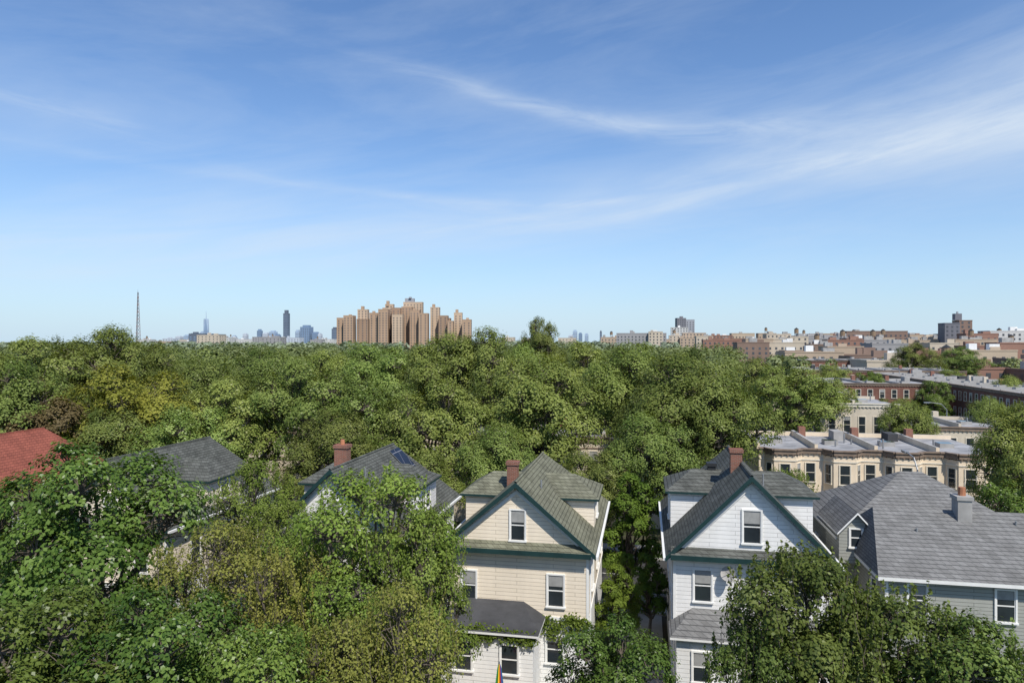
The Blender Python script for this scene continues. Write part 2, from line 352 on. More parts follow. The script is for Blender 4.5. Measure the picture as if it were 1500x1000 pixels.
# ------------------------------------------------------------------ row houses
def row_house(name, x, y, rz, W=5.2, D=12, H=8.6, wall=None, corn=None, roof=None, bay=True, floors=2, base=1.3, seed=0):
    rn = random.Random(seed); wall=wall or LIME; corn=corn or CORN; roof=roof or SILVR
    root = empty(name,(x,y,0),rz); fh=(H-.9-base)/floors
    mb=MB(); mb.box(0,W,0,D,0,H-.35,wall,roof)
    if bay:
        b=[(.5,0),(1.15,-.95),(3.0,-.95),(3.65,0)]
        mb.prism([(p[0],p[1],0) for p in b],(0,0,H-.7),wall)
    mb.obj("walls",root)
    mb=MB()
    line=[(0,0)]+(b if bay else [])+[(W,0)]
    for (ax,ay),(bx,by) in zip(line,line[1:]):
        u=Vector((bx-ax,by-ay,0)); ln=u.length; u.normalize(); n=Vector((u.y,-u.x,0))
        mb.obox((ax,ay,H-.6),u,n,0,ln,-.12,.14,0,.35,corn); mb.obox((ax,ay,H-.25),u,n,-.03,ln+.03,-.14,.24,0,.12,corn)
        k=int(ln/.45)
        for i in range(k): mb.obox((ax,ay,H-.72),u,n,(i+.35)*ln/k,(i+.65)*ln/k,0,.12,0,.12,corn)
    if bay: mb.prism([(p[0],p[1],H-.3) for p in b],(0,0,.04),roof)
    mb.obj("cornice",root)
    mb=MB()
    pw=CONC if wall is BROWNB else wall
    mb.box(-.14,.14,.3,D,H-.35,H+(.0 if wall is BROWNB else .2),pw,CONC); mb.box(-.02,W+.02,D-.25,D,H-.349,H+.05,pw,CONC)
    mb.box(1.6,2.8,4,5.2,H-.35,H+.05,CONC,GLASS)
    if rn.random()<.6: mb.box(3.3,4.2,7.5,9.5,H-.35,H+.0+rn.random()*.8,rn.choice([CONC,CONC,TARR,pw]))
    for i in range(rn.randint(1,3)):
        a=rn.uniform(.6,W-.6); c=rn.uniform(2,D-2); mb.tube((a,c,H-.36),(a,c,H+rn.uniform(.1,.6)),.08,.08,7,STEEL,True)
    if rn.random()<.6: mb.box(.16,.8,8.2,8.9,H-.34,H+.8,rn.choice([BRICK,CREAMB,CONC]))
    mb.obj("roof_fittings",root)
    mb=MB()
    for f in range(floors):
        z=base+f*fh+.95; h=fh*.52
        if bay:
            mb.window((2.08,-.95,z),(1,0,0),(0,-1,0),.85,h,CREAMTRIM)
            for (ax,ay),(bx,by) in ((b[0],b[1]),(b[2],b[3])):
                u=Vector((bx-ax,by-ay,0)).normalized(); n=Vector((u.y,-u.x,0))
                mb.window(((ax+bx)/2,(ay+by)/2,z),u,n,.62,h,CREAMTRIM)
            mb.window((4.42,0,z),(1,0,0),(0,-1,0),.8,h,CREAMTRIM)
            for (ax,ay),(bx,by) in zip(line,line[1:]):
                u=Vector((bx-ax,by-ay,0)); ln=u.length; u.normalize(); n=Vector((u.y,-u.x,0))
                mb.obox((ax,ay,z+h+.25),u,n,0,ln,0,.06,0,.12,corn if wall!=LIME else CREAMTRIM)
        else:
            for i in range(3): mb.window((W*(i+.5)/3,0,z),(1,0,0),(0,-1,0),.8,h,CREAMTRIM)
    mb.obj("windows",root)
    return root

def row(name,x,y,rz,n,W=5.2,**k):
    for i in range(n):
        row_house(name,x+math.cos(rz)*W*i,y+math.sin(rz)*W*i,rz,W=W,seed=int(x*7+y*3+i),**k)
row("limestone_row_house",22.6,62.5,YAW,4,W=5.0,H=8.5,D=10.5)
row("cream_row_house",33.5,90,YAW,3,W=5.4,H=10.2,wall=CREAMB,corn=CREAMTRIM,bay=False,D=10)
row("grey_row_house",46,79,YAW,3,W=5.4,H=8.4,wall=CREAMB,bay=False,D=10)
row("cream_row_house",-60,80,YAW,14,W=5.4,H=8.8,wall=CREAMB,D=11)
RB=YAW-R(90)
row("brown_brick_row_house",87,165,RB,12,W=6,H=10.6,wall=BROWNB,floors=3,bay=False)
row("brown_brick_row_house",72,168,YAW,6,W=6,H=11.2,wall=BROWNB,bay=False,floors=3,D=14)
row("brown_brick_row_house",96,226,YAW,6,W=7,H=12.0,wall=BROWNB,bay=False,floors=3,D=14)
row("brown_brick_row_house",58,125,YAW,3,W=6,H=10.6,wall=BROWNB,bay=False,floors=3,D=14)

# ------------------------------------------------------------------ distant buildings
def block(mb, x0,x1,y0,y1,z0,z1, wall, roof, fl=3.0, bay=3.4, wz=1.5, ww=1.3, glass=None, par=.6):
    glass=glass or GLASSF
    mb.box(x0,x1,y0,y1,z0,z1,wall,roof)
    mb.box(x0-.15,x1+.15,y0-.15,y0+.3,z1,z1+par,wall); mb.box(x0-.15,x0+.3,y0+.3,y1,z1,z1+par,wall); mb.box(x1-.3,x1+.15,y0+.3,y1,z1,z1+par,wall)
    nf=max(1,int((z1-z0)/fl))
    for (p,u,n,ln) in (((x0,y0),(1,0),(0,-1),x1-x0),((x0,y1),(0,-1),(-1,0),y1-y0),((x1,y0),(0,1),(1,0),y1-y0)):
        k=max(1,int(ln/bay))
        for f in range(nf):
            z=z0+f*fl+.9
            for i in range(k):
                c=(i+.5)*ln/k
                a=(p[0]+u[0]*(c-ww/2)+n[0]*.06,p[1]+u[1]*(c-ww/2)+n[1]*.06); b=(p[0]+u[0]*(c+ww/2)+n[0]*.06,p[1]+u[1]*(c+ww/2)+n[1]*.06)
                mb.face([(a[0],a[1],z),(b[0],b[1],z),(b[0],b[1],z+wz),(a[0],a[1],z+wz)],glass)

TANB=plain("tan_brick_far",(.41,.285,.195),.9,.08,.05); TANB2=plain("tan_brick_far_b",(.51,.385,.275),.9,.08,.05); TANB3=plain("tan_brick_far_c",(.33,.225,.155),.9,.08,.05)  # brick colours include aerial haze
HG=plain("hazy_glass",(.14,.125,.12),.5,.2,.1)  # window colour lightened to carry the haze
mb=MB(); Dt=800
def T(px0,px1,top,yo,dep=16,wall=TANB,ww=1.6):
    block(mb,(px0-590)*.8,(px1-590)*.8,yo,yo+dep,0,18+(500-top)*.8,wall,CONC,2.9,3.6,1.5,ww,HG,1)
for t in [(490,502,466,10),(503,517,463,0),(518,533,453,20,10,TANB2),(520,538,468,8,16,TANB3),(540,553,459,4),(555,569,454,-4),(559,571,445,22,10,TANB2),(571,584,451,12,16,TANB3),
          (584,599,449,20,20),(584,613,441,34,12,TANB2),(576,591,462,-8,16,TANB2),(599,613,455,6),(614,627,460,-4),(628,641,450,16,14,TANB2),(642,655,463,4,16,TANB3),
          (656,664,471,-4),(663,675,458,18,12,TANB2),(677,690,469,0),(536,541,464,24,16,TANB3),(650,657,466,20,16,TANB3)]:
    T(*t)
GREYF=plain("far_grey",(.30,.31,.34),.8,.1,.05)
mb.box(-4*.8,10*.8,36,44,18+59*.8,18+66*.8,GREYF); mb.box(2,5,34,38,18+66*.8,18+68*.8,GREYF)
for (a,b) in ((525,450),(563,442),(632,447),(667,455)): mb.box((a-592)*.8,(a-588)*.8,21,26,18+(500-b)*.8-4,18+(503-b)*.8,TANB)
for (a,b) in ((510,461),(605,452),(545,456),(560,451),(684,466)): mb.box((a-592)*.8,(a-588)*.8,9,12,18+(500-b)*.8-4,18+(501-b)*.8,TANB)
mb.obj("brick_apartment_towers",None,(-.16*Dt,Dt,0),0)

FB=plain("hazy_blue_glass",(.20,.28,.40),.5,.15,.01); FB2=plain("hazy_slate",(.13,.155,.20),.6,.15,.01); FW=plain("hazy_white",(.5,.54,.6),.8,.1,.01); FP=plain("hazy_pale_blue",(.36,.45,.57),.8,.1,.01)  # aerial haze painted into these pale bluish base colours
def far_tower(name,b,w,top,D,mat,yo=0,step=True):
    mb=MB(); k=D/1000; W=w*k; H=18+(500-top)*k
    block(mb,-W/2,W/2,0,W,0,H*(.9 if step else 1),mat,mat,4*k/2+2,W/4 if W>8 else 3,1.8*k/2+1,W/10+.5,FB2 if mat is not FB2 else FB,1)
    if step: mb.box(-W*.32,W*.32,W*.2,W*.8,H*.9,H,mat)
    mb.obj(name,None,(b*D,D,0),YAW)
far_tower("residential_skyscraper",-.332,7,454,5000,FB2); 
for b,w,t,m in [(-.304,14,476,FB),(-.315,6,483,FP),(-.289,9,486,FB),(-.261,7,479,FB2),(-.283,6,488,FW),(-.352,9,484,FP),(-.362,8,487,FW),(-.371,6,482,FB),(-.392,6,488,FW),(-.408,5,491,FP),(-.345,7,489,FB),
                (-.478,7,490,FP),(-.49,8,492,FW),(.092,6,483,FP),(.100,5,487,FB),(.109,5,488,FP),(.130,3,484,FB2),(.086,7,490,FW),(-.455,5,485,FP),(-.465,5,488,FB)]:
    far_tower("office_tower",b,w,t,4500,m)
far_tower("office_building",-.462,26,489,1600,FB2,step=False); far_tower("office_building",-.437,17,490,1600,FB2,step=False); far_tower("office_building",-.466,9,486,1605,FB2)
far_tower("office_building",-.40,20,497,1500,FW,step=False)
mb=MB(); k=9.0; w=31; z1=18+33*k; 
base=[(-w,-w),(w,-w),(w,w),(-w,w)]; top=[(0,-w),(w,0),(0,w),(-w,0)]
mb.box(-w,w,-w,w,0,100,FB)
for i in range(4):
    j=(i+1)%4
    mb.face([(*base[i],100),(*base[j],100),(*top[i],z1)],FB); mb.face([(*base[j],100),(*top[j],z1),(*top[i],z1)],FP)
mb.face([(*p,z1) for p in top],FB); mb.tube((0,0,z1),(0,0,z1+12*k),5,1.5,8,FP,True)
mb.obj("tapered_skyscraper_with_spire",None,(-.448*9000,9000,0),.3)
# lattice mast
mb=MB(); H=126; n=16; MST=plain("mast_steel",(.16,.16,.18),.6,.2,.1); MSR=plain("mast_red",(.22,.13,.12),.6,.2,.1)
def leg(i,z): 
    r=5.2*(1-z/H)+1.0; a=i*2*math.pi/3+.3; return (r*math.cos(a),r*math.sin(a),z)
for s in range(n):
    za,zb=H*s/n,H*(s+1)/n; m=MST if s%2 else MSR
    for i in range(3):
        mb.tube(leg(i,za),leg(i,zb),.42,.4,5,m); mb.tube(leg(i,za),leg((i+1)%3,zb),.22,.22,4,m); mb.tube(leg((i+1)%3,za),leg(i,zb),.22,.22,4,m); mb.tube(leg(i,zb),leg((i+1)%3,zb),.22,.22,4,m)
mb.tube((0,0,H),(0,0,H+6),.3,.15,5,MST,True)
mb.obj("radio_mast",None,(-.548*1500,1500,0),0)

# right-hand city
rn=random.Random(5)
pal=[plain("far_tan",(.44,.34,.25),.9,.1,.05),plain("far_cream",(.54,.46,.36),.9,.1,.05),plain("far_redbrick",(.29,.165,.125),.9,.15,.05),plain("far_brown",(.24,.165,.13),.9,.15,.05),plain("far_whiteb",(.55,.54,.52),.9,.1,.05),plain("far_buff",(.48,.385,.285),.9,.1,.05),plain("far_grey_brick",(.32,.31,.31),.9,.1,.05)]  # red and brown brick paled, with distance haze in the colour
palw=[pal[0],pal[0],pal[0],pal[1],pal[1],pal[2],pal[2],pal[3],pal[4],pal[5],pal[5],pal[6]]
paln=[pal[0],pal[2],pal[2],pal[2],pal[3],pal[3],pal[5],pal[6],pal[1]]
rooves=[SILVR,TARR,CONC,CONC]
def apt(name,b,D,W,dep,H,wall,fl=3.0,bay=3.4):
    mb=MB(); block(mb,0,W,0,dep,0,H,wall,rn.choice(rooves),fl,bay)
    for i in range(rn.randint(1,3)):
        a=rn.uniform(.05,.75)*W; c=rn.uniform(.2,.6)*dep; h=rn.uniform(1.8,3.4); w=rn.uniform(2.5,5)
        mb.box(a,a+w,c,c+3,H,H+h,rn.choice([wall,wall,WHITE,CONC]))
    if rn.random()<.2:
        a=W*.5; c=dep*.5
        for q in (-1,1):
            for r_ in (-1,1): mb.tube((a+q,c+r_,H),(a+q,c+r_,H+3),.15,.15,4,DARKTRIM)
        mb.tube((a,c,H+3),(a,c,H+6.2),1.6,1.6,10,WOOD,True); mb.tube((a,c,H+6.2),(a,c,H+7.4),1.7,.05,10,DARKTRIM)
    mb.obj(name,None,(b*D,D,0),YAW)
for D,b0,b1,h0,h1 in [(200,.52,.9,9,12),(245,.50,.85,9,13),(300,.40,.85,10,14),(360,.40,.85,12,17),(440,.33,.82,15,19),(520,.28,.82,18,21.5),(620,.27,.82,20,24.5),(760,.13,.25,20,24.5),(760,.25,.8,22,27.5)]:
    x=b0*D
    while x<b1*D:
        W=rn.uniform(10,26); apt("apartment_building",x/D,D+rn.uniform(-12,12),W,rn.uniform(14,22),rn.uniform(h0,h1),rn.choice(palw if D>400 else paln)); x+=W+(rn.choice([0,0,2,6,14]) if D<500 else rn.choice([0,0,1,5]))
for i in range(26):
    D=rn.uniform(900,1700); b=rn.uniform(-.56,-.24); apt("low_building",b,D,rn.uniform(18,50),16,rn.uniform(17,27),rn.choice([FW,pal[1],pal[6],pal[4],pal[0]]),3.2,5)
for i in range(10):
    D=rn.uniform(900,1500); b=rn.uniform(-.04,.16); apt("low_building",b,D,rn.uniform(14,40),16,rn.uniform(18,26),rn.choice([FW,pal[1],pal[6],pal[0]]),3.2,5)
apt("long_brown_building",.153,700,50,20,26,pal[6]); apt("apartment_building",.20,690,14,14,27.5,pal[1])
apt("white_slab_building",.233,900,22,14,36,pal[4]); 
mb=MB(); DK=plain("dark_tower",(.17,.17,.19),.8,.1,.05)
block(mb,0,12,0,12,0,18+31,DK,CONC,3,3); block(mb,12.2,24,2,14,0,18+29,GREYF,CONC,3,3); mb.box(5,9,4,8,49,52,DK); mb.obj("apartment_tower",None,(.242*920,920,0),0)
apt("long_brown_building",.49,560,46,18,26,pal[3])
mb=MB(); block(mb,0,10,0,12,0,31,DK,CONC,3,3); block(mb,10.4,19,2,14,0,33,pal[3],CONC,3,3); mb.box(8.5,13,4,9,33.7,38.5,DK); mb.box(10,11,5,6,38.5,40,GREYF); mb.obj("apartment_tower",None,(.634*500,500,0),YAW)
apt("grey_white_building",.70,480,34,18,25,pal[4]); apt("brick_building",.665,470,20,14,23,pal[2]); apt("brick_building",.715,300,26,14,17,pal[2])

# ------------------------------------------------------------------ trees
def leafquads(rg, P, N, size, asp=.7):
    n=len(P); N=N/np.linalg.norm(N,axis=1,keepdims=True)
    t=rg.normal(size=(n,3)); t-=N*np.sum(t*N,1,keepdims=True); t/=np.linalg.norm(t,axis=1,keepdims=True)
    b=np.cross(N,t); s=(size*rg.uniform(.65,1.3,n))[:,None]
    v=np.empty((n,4,3)); v[:,0]=P-t*s*.5; v[:,1]=P+b*s*asp*.5+N*s*.10-t*s*.08; v[:,2]=P+t*s*.5; v[:,3]=P-b*s*asp*.5+N*s*.10-t*s*.08
    return v.reshape(-1,3)

def build_mesh(name, bv, bf, lv, tint, mats):
    nb=len(bv); nlf=len(lv)//4
    co=np.concatenate([np.array(bv,dtype=float).reshape(-1,3),lv]) if nb else lv
    fi=np.concatenate([np.array(bf,dtype=int).reshape(-1,4),np.arange(len(lv)).reshape(-1,4)+nb]) if nb else np.arange(len(lv)).reshape(-1,4)
    me=bpy.data.meshes.new(name); me.vertices.add(len(co)); me.vertices.foreach_set("co",co.astype(np.float32).ravel())
    me.loops.add(fi.size); me.loops.foreach_set("vertex_index",fi.astype(np.int32).ravel())
    me.polygons.add(len(fi)); me.polygons.foreach_set("loop_start",np.arange(len(fi),dtype=np.int32)*4)
    for m in mats: me.materials.append(m)
    mi=np.zeros(len(fi),dtype=np.int32); mi[len(fi)-nlf:]=1; me.polygons.foreach_set("material_index",mi)
    a=me.attributes.new("tint",'FLOAT','FACE'); tt=np.zeros(len(fi),dtype=np.float32); tt[len(fi)-nlf:]=tint; a.data.foreach_set("value",tt)
    me.update(calc_edges=True); return me

def tree_mesh(name, seed, H, W, base=.25, lobes=10, clumps=28, leaves=190, leaf=.16, mat=None, flat=.75, spread=1.0, sprigs=0, up=.3, lobe_r=(.36,.5), crad=(.2,.38), form=.45, rnd=.27):
    rg=np.random.default_rng(seed); rx=W/2; rz=H*(1-base)/2; cz=H*base+rz
    bv=[];bf=[]
    def tube(pts,rs,k=6):
        prev=None
        for i,(p,r) in enumerate(zip(pts,rs)):
            d=(pts[min(i+1,len(pts)-1)]-pts[max(i-1,0)]); d/=np.linalg.norm(d)+1e-9
            t=np.cross(d,[.3,.9,.1]); t/=np.linalg.norm(t)+1e-9; q=np.cross(d,t)
            st=len(bv)
            for j in range(k):
                a=2*math.pi*j/k; bv.append(p+(t*math.cos(a)+q*math.sin(a))*r)
            if prev is not None:
                for j in range(k): bf.append((prev+j,prev+(j+1)%k,st+(j+1)%k,st+j))
            prev=st
    def limb(a,b,r0,r1,n=5,wob=.08,k=6,sag=0):
        L=np.linalg.norm(b-a); pts=[a+(b-a)*i/n+rg.normal(size=3)*wob*L*(0<i<n)*.5+np.array([0,0,sag*L*math.sin(math.pi*i/n)]) for i in range(n+1)]
        tube(pts,[r0+(r1-r0)*i/n for i in range(n+1)],k); return pts
    tr=H*.022
    tp=limb(np.array([0,0,-.2]),np.array([rg.normal()*.2,rg.normal()*.2,H*(base+.12)]),tr,tr*.75,4,.03,8)
    limb(tp[-1],np.array([rg.normal()*.3,rg.normal()*.3,H*.82]),tr*.7,tr*.15,5,.05)
    lc=[];lr=[]
    for i in range(lobes):
        g=(i+.5)/lobes; ph=i*2.39996+rg.uniform(-.4,.4); z=1-1.75*g+rg.uniform(-.1,.1); z=max(-.8,min(1,z)); h=math.sqrt(max(0,1-z*z))
        r=rg.uniform(*lobe_r)*rx; q=rg.uniform(.55,.78)
        lc.append(np.array([h*math.cos(ph)*rx*q*spread,h*math.sin(ph)*rx*q*spread,cz+z*(rz-r*.75)*.95])); lr.append(r)
    lc.append(np.array([0,0,cz+.1*rz])); lr.append(rx*.48)
    P=[];N=[];T=[]
    for c,r in zip(lc,lr):
        st=tp[-1] if c[2]>tp[-1][2]+.5 else tp[-2]
        pts=limb(st,c,tr*.5,tr*.16,5,.1,6,.06); lt=rg.normal()*.10
        for q in range(clumps):
            d=rg.normal(size=3); d/=np.linalg.norm(d)
            if d[2]<-.35: d[2]*=-1
            p=c+d*r*rg.uniform(.78,1.05)
            if any(np.linalg.norm(p-c2)<r2*.6 for c2,r2 in zip(lc,lr) if c2 is not c): continue
            limb(pts[-1] if rg.random()<.7 else pts[-2],p,tr*.13,tr*.03,3,.12,3)
            cr=r*rg.uniform(*crad)*1.2
            n=max(8,int(leaves*(cr/(rx*.16))**2*rg.uniform(.6,1.2)))
            dd=rg.normal(size=(n,3)); dd/=np.linalg.norm(dd,axis=1,keepdims=True)
            rad=rg.random(n)**.4*rg.uniform(.75,1.2,n)
            o=dd*(cr*rad)[:,None]; o[:,2]*=flat
            o-= np.array([0,0,1])[None]*(np.sum(o[:,:2]**2,1)/cr*.35)[:,None]
            cd_=(p-np.array([0,0,cz-.1*rz]))/np.array([rx,rx,rz]); cd_/=np.linalg.norm(cd_)+1e-9
            P.append(p+o); N.append(dd*.6+d*.7+cd_*form+np.array([0,0,up])+rg.normal(size=(n,3))*rnd)
            T.append(np.clip(rg.normal(.42,.17)+lt+rg.normal(size=n)*.10,0,.9))
    for i in range(sprigs):
        a=rg.uniform(0,6.28); q=rg.uniform(0,.9)**.6*rx*.9; z0=cz+rz*math.sqrt(max(0,1-(q/rx)**2))*.72
        p0=np.array([q*math.cos(a),q*math.sin(a),z0-.4]); p1=p0+np.array([rg.normal()*.25,rg.normal()*.25,rg.uniform(.8,1.7)])
        limb(p0,p1,tr*.08,tr*.02,3,.06,3); n=46
        f=rg.random(n)[:,None]; P.append(p0+(p1-p0)*f+rg.normal(size=(n,3))*.13*(1.15-f)); N.append(rg.normal(size=(n,3))+np.array([0,0,.5])); T.append(np.clip(rg.normal(.6,.15,size=n),0,.9))
    P=np.concatenate(P);N=np.concatenate(N);T=np.concatenate(T)
    T=np.where(rg.random(len(T))<.03,1.0,T)
    return build_mesh(name,bv,bf,leafquads(rg,P,N,leaf),T,[BARK,mat])

VAR={}
def variant(key,n,**k):
    VAR[key]=[(tree_mesh(key+"_mesh",100*len(VAR)+i+7,**k),k["H"],k["W"]) for i in range(n)]
variant("plane",5,H=18,W=13,base=.32,lobes=16,clumps=29,leaves=105,leaf=.235,mat=L_PLANE,lobe_r=(.24,.40),crad=(.24,.42),form=.6,rnd=.25)
variant("maple",2,H=13,W=9,base=.2,lobes=17,clumps=32,leaves=120,leaf=.175,mat=L_MAPLE,lobe_r=(.22,.38))
variant("locust",2,H=12,W=7,base=.22,lobes=15,clumps=30,leaves=76,leaf=.135,mat=L_LIGHT,lobe_r=(.23,.38),sprigs=40)
variant("olive",2,H=11,W=7,base=.2,lobes=14,clumps=26,leaves=58,leaf=.115,mat=L_OLIVE,lobe_r=(.24,.40),sprigs=70)
variant("dark",2,H=11,W=7,base=.18,lobes=15,clumps=32,leaves=95,leaf=.14,mat=L_DARK,lobe_r=(.23,.38),sprigs=90)
variant("yellow",1,H=15,W=11,base=.25,lobes=15,clumps=28,leaves=100,leaf=.22,mat=L_YELL,lobe_r=(.24,.38))
variant("copper",1,H=13,W=8,base=.25,lobes=11,clumps=24,leaves=90,leaf=.22,mat=L_RED)
variant("bright",1,H=9,W=5,base=.12,lobes=14,clumps=26,leaves=90,leaf=.17,mat=L_BRIGHT,lobe_r=(.24,.38))
NM={"plane":"plane_tree","maple":"maple_tree","locust":"locust_tree","olive":"willow_tree","dark":"cherry_tree","yellow":"oak_tree","copper":"copper_beech_tree","bright":"linden_tree"}
rt=random.Random(11)
def tree(kind,b,D,H,W,v=None):
    ms=VAR[kind]; me,H0,W0=ms[rt.randrange(len(ms)) if v is None else v]
    o=bpy.data.objects.new(NM[kind],me); col.objects.link(o)
    o.location=(b*D,D,0); o.rotation_euler=(0,0,rt.uniform(0,6.28)); o.scale=(W/W0*1.0,W/W0*1.0,H/H0)
    return o
# near
tree("maple",-.61,29,14.1,9.6,0); tree("maple",-.75,31,12.0,8,1)
tree("maple",-.69,20,11.0,6.5,1); tree("maple",-.50,19.5,11.2,6.5,0); tree("maple",-.37,18,10.6,5,1); tree("maple",-.595,17.5,9.8,6.2,1)
tree("olive",-.43,26,11.2,6.5); tree("olive",-.33,25,10.8,5.5); tree("olive",-.26,20,9.8,5); tree("olive",-.22,17,8.6,4)
tree("locust",-.375,38,11.8,5.4,0); tree("locust",-.33,34,10.4,4.4); tree("locust",-.285,31,10.6,5,1)
tree("locust",-.20,27.5,13.3,7.2,1); tree("locust",-.15,26,11.8,5,0); tree("locust",-.12,28.5,11.6,3.4,1); tree("olive",-.17,21,10.6,5.2); tree("locust",-.24,23,10.2,5)
tree("maple",.145,23,8.8,5.2,0); tree("dark",.12,20,6.8,3.6)
tree("dark",.43,23,11.3,6.3,0); tree("dark",.37,22,9.3,4.5,1); tree("dark",.57,22,10.3,6.2,1); tree("dark",.69,20,9.9,5.8,0); tree("dark",.50,18,8.6,5,0)
tree("bright",.175,45,9.3,4.6); tree("bright",.155,38,5.6,3.0); tree("bright",.20,41,5.2,2.8)
tree("plane",.755,46,13.8,7); tree("maple",.765,38,11.0,6.5); tree("locust",.75,52,13.8,5)
tree("locust",.405,50,9.0,4.6); tree("locust",.34,47,9.6,4.5)
# street trees
for b,D,H,W in [(-.69,70,18.8,13.5),(-.60,76,19.8,13),(-.535,84,18.3,11.5),(-.74,58,16.8,11),(-.45,80,15.9,12),(-.37,86,17.2,12.5),(-.405,61,15.0,11),(-.30,62,16.8,11.5),
    (-.28,90,16.6,12),(-.19,85,17.8,13),(-.20,60,14.6,11),(-.10,80,18.7,12.5),(-.04,78,19.4,12.5),(-.105,58,14.8,10.5),(.015,80,17.6,11),(.10,82,17.8,12.5),
    (.04,61,16.6,12.5),(.175,72,17.6,12.5),(.25,63,17.0,12.5),(.31,60,15.0,9),(.20,53,12.6,8),(-.02,52,11.6,7.5),(-.27,54,12.6,8),(-.47,56,12.8,9),
    (.04,140,22.8,11),(.41,88,15.2,13),(.36,98,15.6,10),(.46,92,13.4,9),(.12,50,10.0,6.5),(-.60,56,12.5,9),(-.14,50,10.0,6.5)]:
    tree("plane",b,D,H,W)
tree("yellow",-.555,60,16.2,12); tree("copper",-.675,56,13.2,8); tree("copper",-.70,62,14.5,8)
for b,D,H,W in [(.58,77,11.4,7),(.555,92,10.5,6),(.59,180,17.5,14),(.66,200,16.5,14),(.62,120,11.5,7),(.52,135,12.5,7),(.535,130,12,6),(.70,85,11,6),(.73,118,12,7),(.47,150,13,10),(.49,105,10,6),(.645,150,12,8)]:
    tree(rt.choice(["plane","maple","plane"]),b,D,H,W)
# tree masses
def mass(name,items,size,q,mat,seed,lob=5,zf=.62,zs=.3):
    rg=np.random.default_rng(seed); P=[];N=[];T=[];bv=[];bf=[]
    for (x,y,H,W) in items:
        st=len(bv)
        for z,r in ((0,.35),(H*.6,.2)):
            for a in range(4): bv.append((x+r*math.cos(a*1.57),y+r*math.sin(a*1.57),z))
        for a in range(4): bf.append((st+a,st+(a+1)%4,st+4+(a+1)%4,st+4+a))
        tt=rg.normal()*.2; tc_=np.array([x,y,H*.5])
        for l in range(lob):
            r=W*rg.uniform(.2,.34)*(1 if lob<8 else .72); sc=min(1.0,H*zs/r)
            o=rg.normal(size=3)*np.array([W*.2,W*.2,H*.10]); c=np.array([x,y,H*zf])+o; c[2]=min(c[2],H-r*sc)
            n=q//lob; d=rg.normal(size=(n,3)); d/=np.linalg.norm(d,axis=1,keepdims=True); d[:,2]=np.where(d[:,2]<-.3,-d[:,2],d[:,2])
            bump=1+.14*np.sin(d[:,0]*7+l)*np.sin(d[:,1]*7+l*2)
            out=(c+d*r-tc_); out/=np.linalg.norm(out,axis=1,keepdims=True)
            P.append(c+d*(r*rg.uniform(.8,1.07,n)*bump)[:,None]*np.array([1,1,sc])); N.append(d*.9+out*.4+rg.normal(size=(n,3))*.3+np.array([0,0,.2])); T.append(np.clip(rg.normal(.42,.17)+tt+rg.normal(size=n)*.12,0,1))
    P=np.concatenate(P);N=np.concatenate(N);T=np.concatenate(T)
    me=build_mesh(name,bv,bf,leafquads(rg,P,N,size),T,[BARK,mat]); o=bpy.data.objects.new(name,me); col.objects.link(o)
it=[]
for i in range(58):
    D=rt.uniform(98,190); b=-.84+(i+rt.random())/58*1.18; it.append((b*D,D,15.2+rt.uniform(-2.8,2.4)+(D-96)*.008-(.8 if b>.25 else 0),rt.uniform(10,16)))
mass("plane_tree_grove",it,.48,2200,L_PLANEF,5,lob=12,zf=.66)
it=[]
for i in range(420):
    D=rt.uniform(185,520); b=rt.uniform(-.85,.33); it.append((b*D,D,15.6+rt.uniform(-2.5,2.2),rt.uniform(10,16)))
for i in range(150):
    D=rt.uniform(190,520); b=rt.uniform(.38,.85); it.append((b*D,D,rt.uniform(8,15),rt.uniform(7,12)))
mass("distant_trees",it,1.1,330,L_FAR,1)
it=[]
for i in range(520):
    D=rt.uniform(520,1400); b=rt.uniform(-.85,.85 if D>800 else .25); it.append((b*D,D,16.5+rt.uniform(-3,2.5)*D/900,rt.uniform(18,34)))
mass("distant_woodland",it,4.0,110,leaf_mat("hazy_leaves",(.11,.14,.095),(.16,.19,.13),None,.15),2)  # aerial haze is part of this leaf colour
# vine on the beige house
rg=np.random.default_rng(3); P=[];N=[]
for i in range(60):
    x=rg.uniform(-3.0,3.5); z=4.25+rg.normal()*.12-(.9*rg.random() if x>1.2 and rg.random()<.4 else 0); y=-2.25 if x<1.2 else -.12; n=40
    P.append(np.array([x,y,z])+rg.normal(size=(n,3))*np.array([.2,.05,.14])); N.append(rg.normal(size=(n,3))*.5+np.array([0,-1,.5]))
P=np.concatenate(P);N=np.concatenate(N)
me=build_mesh("vine",[],[],leafquads(rg,P,N,.13),rg.random(len(P)).astype(np.float32),[BARK,L_BRIGHT]); o=bpy.data.objects.new("vine",me); col.objects.link(o); o.location=(.24,34,0); o.rotation_euler=(0,0,YAW)

# ------------------------------------------------------------------ ground, roads
m,n,l,b=new_mat("ground_cover")
tc=n.new("ShaderNodeTexCoord"); no=n.new("ShaderNodeTexNoise"); no.inputs["Scale"].default_value=.15; no.inputs["Detail"].default_value=10; l.new(tc.outputs["Object"],no.inputs["Vector"])
cr=n.new("ShaderNodeValToRGB"); l.new(no.outputs["Fac"],cr.inputs[0]); e=cr.color_ramp.elements; e[0].position=.38; e[0].color=(.07,.06,.045,1); e[1].position=.55; e[1].color=(.055,.085,.028,1)
l.new(cr.outputs[0],b.inputs["Base Color"]); b.inputs["Roughness"].default_value=.95; b.inputs["Specular IOR Level"].default_value=.1
mb=MB(); S=16000; mb.face([(-S,-2000,0),(S,-2000,0),(S,S,0),(-S,S,0)],m); mb.obj("ground")
mb=MB(); mb.face([(-200,-4,.008),(200,-4,.008),(200,4,.008),(-200,4,.008)],ASPH)
